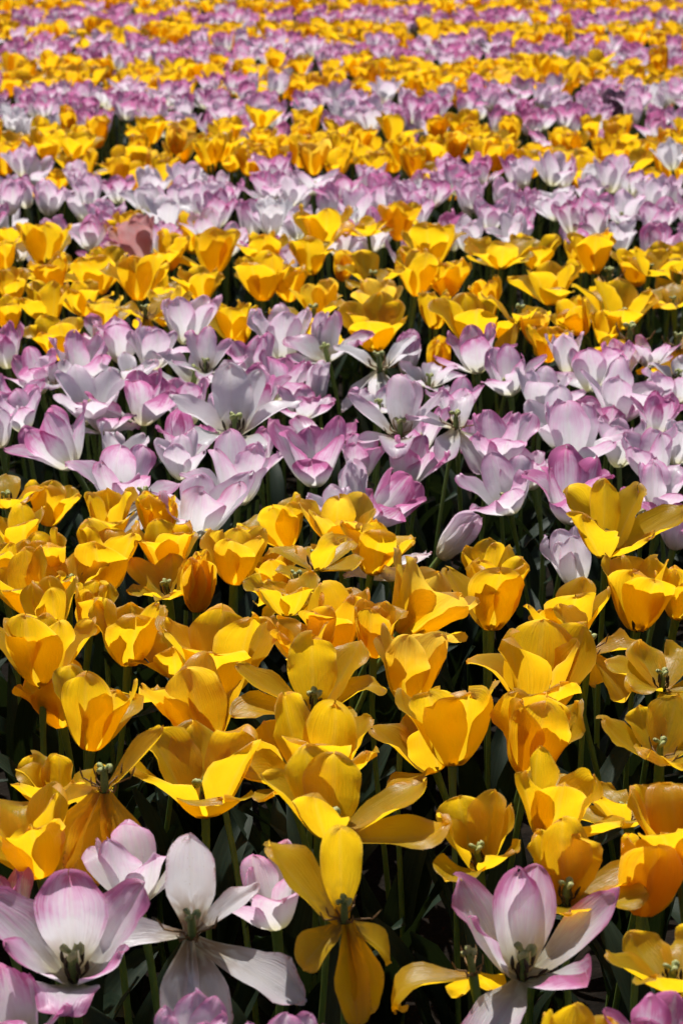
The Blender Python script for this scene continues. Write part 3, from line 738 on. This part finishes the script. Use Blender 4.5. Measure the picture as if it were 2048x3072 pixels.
 ('Y',960,635,'cup',110,.4,60,4,'yellow tulip with tall rounded petals right of the loose one',dict(tint=.4,z=.51)),
 ('Y',1030,640,'cup',110,.45,40,4,'yellow tulip in the crowd right of the middle',dict(tint=.3,z=.50)),
 ('Y',1000,715,'cup',90,.3,90,4,'slim yellow tulip in front of a rounded one, right of the middle',dict(tint=.25,z=.51)),
 ('Y',1085,740,'cup',150,.48,90,4,'rounded yellow tulip just behind the mauve pointed one',dict(tint=.4,z=.51)),
 ('Y',1005,825,'bud',62,.6,0,3,'small hanging yellow bloom beside a stem above the pink bed',dict(tint=.6,z=.48)),
 ('Y',1148,605,'star',165,.3,270,4,'star-shaped yellow tulip with black stamens at upper right',dict(tint=.15,wilt=.3,z=.53,s=1.2)),
 ('Y',1265,650,'cup',140,.62,60,5,'yellow tulip with a high right petal over dark ground',dict(tint=.35,z=.52)),
 ('Y',1362,580,'cup',125,.5,90,3,'large bowl-like golden tulip at upper right',dict(tint=.75,z=.54)),
 ('Y',1430,700,'cup',150,.5,60,4,'big yellow tulip with smooth broad petals at right',dict(tint=.25,z=.52)),
 ('Y',1320,735,'cup',95,.3,200,26,'smooth yellow tulip tipped on its side at right',dict(tint=.35,z=.51)),
 ('Y',1400,650,'droop',110,.5,200,5,'spent yellow tulip with loose petals behind the big smooth one',dict(tint=.5,wilt=.5,z=.51)),
 ('Y',1390,760,'cup',90,.5,0,5,'yellow tulip low behind the big smooth one',dict(tint=.6,z=.49)),
 ('Y',1490,625,'star',135,.3,20,6,'open yellow tulip near the right edge with dark stamens',dict(tint=.55,wilt=.4,z=.53)),
 ('Y',1560,620,'star',120,.4,0,6,'yellow tulip cut by the right edge in the second yellow bed',dict(tint=.5,z=.52)),
 ('Y',1545,700,'star',110,.5,200,6,'pale yellow tulip with striped flat petal at the right edge',dict(tint=.1,z=.51)),
 ('Y',1445,790,'droop',150,.5,270,4,'withering yellow tulip with hanging petals above the right pink tulips',dict(tint=.35,wilt=1.0,z=.52)),
 ('Y',1555,800,'droop',110,.5,270,4,'withering yellow tulip at the right edge above the pink tulips',dict(tint=.5,wilt=1.0,z=.51)),
 ('Y',1190,735,'droop',110,.5,0,4,'yellow tulip with limp ribbon-like petals right of the rounded one',dict(tint=.3,wilt=.4,z=.53)),
 ('Y',1260,790,'cup',95,.3,30,4,'orange-yellow tulip with a red streak above the pink bed',dict(tint=1.0,z=.51)),
 ('Y',1225,755,'cup',80,.35,170,5,'small pale yellow tulip beside the limp ribbon-like one',dict(tint=.1,z=.52)),
]
NOMW = {'cup': lambda o: .062 + .055 * o, 'bud': lambda o: .043 + .006 * o, 'star': lambda o: .140, 'droop': lambda o: .085}
hand_pos = []
for i, (kind, x, y, style, w, o, laz, lean, label, opt) in enumerate(HAND):
    zc = opt.get('z', .50) - .015
    if style == 'cup' and not opt.get('petals'):
        o *= .92; lean += abs(RNG.normal(0, 5))
    c = ground_from(x, y, zc)
    depth = c.y * cp - (c.z - CAM_H) * sp
    s = (w / (FPX / depth)) / NOMW[style](o)
    s = opt.get('s', min(max(s, .80), 1.0 if style == 'bud' else 1.40))
    hand_pos.append((c.x, c.y))
    make_tulip(kind, c, style, s, o, R(laz), R(lean), label, 1000 + i, petals=opt.get('petals'), tint=opt.get('tint'), wilt=opt.get('wilt'), hi=True, nleaf=4)

# ------------------------------------------------------------------ the beds behind: lines of tulips, each still its own plant
BACK = 5.28                       # where the second yellow bed ends
EDGES = [5.28, 6.37, 7.33, 8.48, 9.32, 10.36, 11.18, 12.0, 12.75, 13.6, 14.4]   # where one bed ends and the next begins
ORD = ['', 'first', 'second', 'third', 'fourth', 'fifth', 'sixth', 'seventh', 'eighth', 'ninth', 'tenth', 'eleventh', 'twelfth', 'thirteenth', 'fourteenth',
       'fifteenth', 'sixteenth', 'seventeenth', 'eighteenth', 'nineteenth', 'twentieth', 'twenty-first', 'twenty-second', 'twenty-third', 'twenty-fourth', 'twenty-fifth',
       'twenty-sixth', 'twenty-seventh', 'twenty-eighth', 'twenty-ninth', 'thirtieth', 'thirty-first', 'thirty-second', 'thirty-third', 'thirty-fourth']
LINES = ['front', 'second', 'third', 'fourth', 'fifth', 'sixth', 'back']
arng = np.random.default_rng(42)

def pool_for(kind):
    out = {}
    for oc in range(5):
        L_ = []
        for k in range(14):
            rg = np.random.default_rng(5000 + oc * 50 + k + (900 if kind == 'P' else 0))
            sp_ = petal_specs('cup', .12 + oc * .16, rg)[k % 6]
            V, UV = petal_arrays(PL, .0240 if kind == 'P' else .0285, sp_[1], sp_[2], rg, 6, 10, False, sp_[6], pt=(1.5, 2.0) if kind == 'P' else None)
            L_.append(mesh_from('petal', V, grid_faces(6, 10), M[kind], UV))
        out[oc] = L_
    return out
POOL = {'Y': pool_for('Y'), 'P': pool_for('P')}

def wavy(x, k):
    return .035 * math.sin(x * 2.3 + k * 1.9) + .02 * math.sin(x * 5.7 + k * 4.1)

def line_word(b, ln):
    return LINES[ln] if ln < max(q[2] for q in slots if q[1] == b) else 'back'

slots = []                               # (kind, bed number, line, x, y)
for b in range(10):
    kind = 'P' if b % 2 == 0 else 'Y'
    y0, wd = EDGES[b], EDGES[b + 1] - EDGES[b]
    nl = max(4, min(7, round(wd / .15)))
    for ln in range(nl):
        yy = y0 + .02 + (ln + .5) * (wd - .04) / nl
        half = .5 * 1568 / FPX * (yy * cp + .866 * sp) + 1.5
        x = -half + arng.uniform(0, .1)
        while x < half:
            k2 = kind
            if b >= 2 and arng.random() < .006 or (ln in (0, nl - 1) and arng.random() < .03): k2 = 'Y' if kind == 'P' else 'P'
            slots.append([k2, b, ln, x + arng.normal(0, .022), yy + wavy(x, b) * (1 - .07 * b) + arng.normal(0, .018)])
            x += (.110 if kind == 'Y' else .098) * arng.uniform(.8, 1.25)

def in_view(x, y, z=.5, m=0.0):
    d = Vector((x, y, z - CAM_H))
    dep = d.y * cp - d.z * sp
    px = 784 + FPX * d.x / dep
    py = 1176 - FPX * (d.y * sp + d.z * cp) / dep
    return -m < px < 1568 + m and -m < py < 2352 + m, px, py

LOOK = {'Y': ['nearly closed golden', 'upright yellow', 'half-open yellow', 'open bright yellow', 'wide-open yellow'],
        'P': ['nearly closed lilac', 'upright pink', 'half-open pale pink', 'open pink and white', 'wide-open white and pink']}

# --- plants half hidden between the ones above, filling the near beds
frng = np.random.default_rng(77)
GAPS = [(1110, 1245, 130, 70), (560, 1260, 60, 90), (880, 815, 70, 30), (960, 1190, 60, 60), (1240, 720, 60, 30)]
fill = []
for kind, ya, yb in (('P', 3.55, 4.12), ('Y', 4.55, 5.26)):
    for _ in range(900):
        y = frng.uniform(ya, yb)
        half = .5 * 1568 / FPX * (y * cp + .866 * sp)
        x = frng.uniform(-half, half)
        ok, px, py = in_view(x, y)
        if not ok or any(((px - g[0]) / g[2]) ** 2 + ((py - g[1]) / g[3]) ** 2 < 1 for g in GAPS): continue
        lim = .092 if kind == 'P' else .118
        if all((x - a) ** 2 + ((y - b) * .8) ** 2 > lim ** 2 for a, b in hand_pos):
            hand_pos.append((x, y)); fill.append((kind, x, y, px, py))
fill.sort(key=lambda f: (-round(f[4] / 60), f[3]))
WHERE = {}
for i, (kind, x, y, px, py) in enumerate(fill):
    bed = 'second pink bed' if kind == 'P' else 'first yellow bed' if y < 3 else 'second yellow bed'
    part = 'front' if py > {'second pink bed': 1000, 'first yellow bed': 1300, 'second yellow bed': 650}[bed] else 'back'
    key = (bed, part); WHERE[key] = WHERE.get(key, 0) + 1
    st = 'star' if frng.random() < .22 else 'cup'
    label = 'half-hidden %s tulip, %s of those in %s of %s' % ('yellow' if kind == 'Y' else 'pink', ORD[WHERE[key]], part, bed)
    make_tulip(kind, Vector((x, y, frng.uniform(.445, .485))), st, frng.uniform(1.0, 1.22), frng.uniform(.3, .65), frng.uniform(0, 6.28), R(abs(frng.normal(0, 11))), label, 60000 + i,
               tint=float(np.clip(frng.normal(.5, .28), 0, 1)), hi=False, nleaf=3)
n_ind = {'Y': sum(1 for f in fill if f[0] == 'Y'), 'P': sum(1 for f in fill if f[0] == 'P')}
print('FILL', n_ind)
n_hand = {'Y': sum(1 for h in HAND if h[0] == 'Y'), 'P': sum(1 for h in HAND if h[0] == 'P')}
for k2 in 'YP': n_ind[k2] += n_hand[k2]
CAP = 300
rest = []
slots.sort(key=lambda q: (q[1], q[2], q[3]))
seen = {}
for k2, b, ln, x, y in slots:
    vis, px, py = in_view(x, y)
    zc = .50 + float(np.clip(arng.normal(0, .028 - .0015 * b), -.06, .06)) - .015
    oc = int(arng.choice(5, p=[.24, .34, .26, .11, .05]))
    s = arng.uniform(1.02, 1.28) * (1.0 if k2 == 'Y' else .98)
    laz, lean = arng.uniform(0, 6.28), abs(arng.normal(0, 9))
    tint = float(np.clip(arng.normal((.48 if k2 == 'Y' else .56) + .07 * b, .26), 0, 1))  # tone varies per plant; deeper tint per bed paints distant rows dimmer
    if vis and n_ind[k2] < CAP:
        n_ind[k2] += 1
        key = (k2, b, ln); seen[key] = seen.get(key, 0) + 1
        own = (k2 == 'P') == (b % 2 == 0)
        bed = ('%s pink bed' % ORD[b // 2 + 3]) if b % 2 == 0 else ('%s yellow bed' % ORD[b // 2 + 3])
        label = '%s tulip, %s from left, %s line of %s' % (LOOK[k2][oc], ORD[seen[key]], line_word(b, ln), bed) if own else \
                'stray %s tulip, %s from left, %s line of %s' % (LOOK[k2][oc], ORD[seen[key]], line_word(b, ln), bed)
        make_tulip(k2, Vector((x, y, zc)), 'cup', s, .12 + oc * .16, laz, R(min(math.degrees(R(lean)), 26)), label, 20000 + len(rest) * 7 + n_ind['Y'] * 13 + n_ind['P'] * 17,
                   tint=tint, hi=False, pool=POOL[k2][oc], pistil=oc >= 3, nleaf=2,
                   group=('yellow' if k2 == 'Y' else 'pink') + ' tulips of the far beds')
    else:
        rest.append((k2, x, y, zc, oc, s, laz, R(min(lean, 26)), tint))

# --- plants outside the picture beside the near beds, and everything farther than can be counted: one mass per colour
near = [('P', 1.35, 1.955), ('Y', 1.955, 3.0), ('P', 3.0, 4.155), ('Y', 4.155, BACK)]
for kind, ya, yb in near:
    yy = ya + .05
    while yy < yb:
        half = .5 * 1568 / FPX * (yy * cp + .866 * sp)
        for sd in (-1, 1):
            x = half + .11
            while x < half + .75:
                rest.append((kind, sd * x + arng.normal(0, .015), yy + arng.normal(0, .02), .5 + arng.normal(0, .02) - .015, int(arng.integers(0, 5)), arng.uniform(.95, 1.15), arng.uniform(0, 6.28), R(abs(arng.normal(0, 8))), float(arng.uniform(.2, .9))))
                x += .105
        yy += .13

def mass(kind, name, label):
    """far tulips joined: petals, stems and leaves are all real, only smaller in number of faces"""
    lib = {}
    for oc in range(5):
        for k in range(5):
            rg = np.random.default_rng(7000 + oc * 10 + k)
            vs_, us_, ts_ = [], [], []
            for sp_ in petal_specs('cup', .12 + oc * .16, rg):
                V, UV = petal_arrays(PL * sp_[3], (.0240 if kind == 'P' else .0285) * sp_[4], sp_[1], sp_[2], rg, 4, 7, sp_[5], sp_[6], pt=(1.5, 2.0) if kind == 'P' else None)
                a = R(sp_[0]); ca, sa = math.cos(a), math.sin(a)
                V = V @ np.array([[ca, sa, 0], [-sa, ca, 0], [0, 0, 1]])
                vs_.append(V); us_.append(UV); ts_.append(np.full(len(V), rg.uniform()))
            lib[oc, k] = (np.concatenate(vs_), np.concatenate(us_), np.concatenate(ts_))
    gf = grid_faces(4, 7); F6 = np.concatenate([gf + 40 * i for i in range(6)])
    Vs, Us, Fs, Ts, Ss = [], [], [], [], []
    SV, SF, LV, LU, LF = [], [], [], [], []
    o = so = lo = 0
    lib_leaf = [leaf_arrays(.28, .026, 30 + 12 * i, np.random.default_rng(i), 2, 5) for i in range(6)]
    lf = grid_faces(2, 5)
    for (k2, x, y, zc, oc, s, laz, lean, tint) in rest:
        if k2 != kind: continue
        V, UV, T = lib[oc, int(arng.integers(5))]
        a = arng.uniform(0, 6.28); q = lean_quat(laz, lean)
        m = np.array((q.to_matrix() @ Matrix.Rotation(a, 3, 'Z')))
        ax = q @ Vector((0, 0, 1))
        hd = np.array([x, y, zc]) - np.array(ax) * PL * s * .43
        Vs.append(V * s @ m.T + hd); Us.append(UV); Fs.append(F6 + o); o += len(V)
        Ts.append(np.full(len(V), tint)); Ss.append(T)
        v, f = tube([(hd[0] - ax.x * .12, hd[1] - ax.y * .12, -.02), (hd[0] - ax.x * .09, hd[1] - ax.y * .09, .25), tuple(hd)], [.0042, .0038, .0045], 4)
        SV.append(v); SF.append(f + so); so += len(v)
        for k in range(2):
            lv, lu = lib_leaf[int(arng.integers(6))]
            b = a + 2.6 * k; cb, sb = math.cos(b), math.sin(b)
            LV.append(lv @ np.array([[cb, sb, 0], [-sb, cb, 0], [0, 0, 1]]) + np.array([x, y, 0])); LU.append(lu); LF.append(lf + lo); lo += len(lv)
    if not Vs: return
    n1, n2 = sum(map(len, Vs)), sum(map(len, SV))
    allV = np.concatenate(Vs + SV + LV)
    allF = np.concatenate(Fs + [f + n1 for f in SF] + [f + n1 + n2 for f in LF])
    uv = np.concatenate(Us + [np.zeros((n2, 2))] + LU)
    z = np.zeros(len(allV)); t_ = z.copy(); t_[:n1] = np.concatenate(Ts); sd = z.copy(); sd[:n1] = np.concatenate(Ss)
    me = mesh_from(name, allV, allF, M[kind], uv, {'tint': t_, 'seed': sd})
    me.materials.append(M['stem']); me.materials.append(M['leaf'])
    idx = np.zeros(len(allF), dtype=np.int32)
    a1 = sum(map(len, Fs)); a2 = a1 + sum(map(len, SF))
    idx[a1:a2] = 1; idx[a2:] = 2
    me.polygons.foreach_set('material_index', idx)
    ob = bpy.data.objects.new(name, me); C.objects.link(ob)
    ob['kind'] = 'stuff'; ob['label'] = label; ob['category'] = 'tulips'
mass('Y', 'far_yellow_tulips', 'mass of small yellow tulips in the farthest beds')
mass('P', 'far_pink_tulips', 'mass of small pink tulips in the farthest beds')
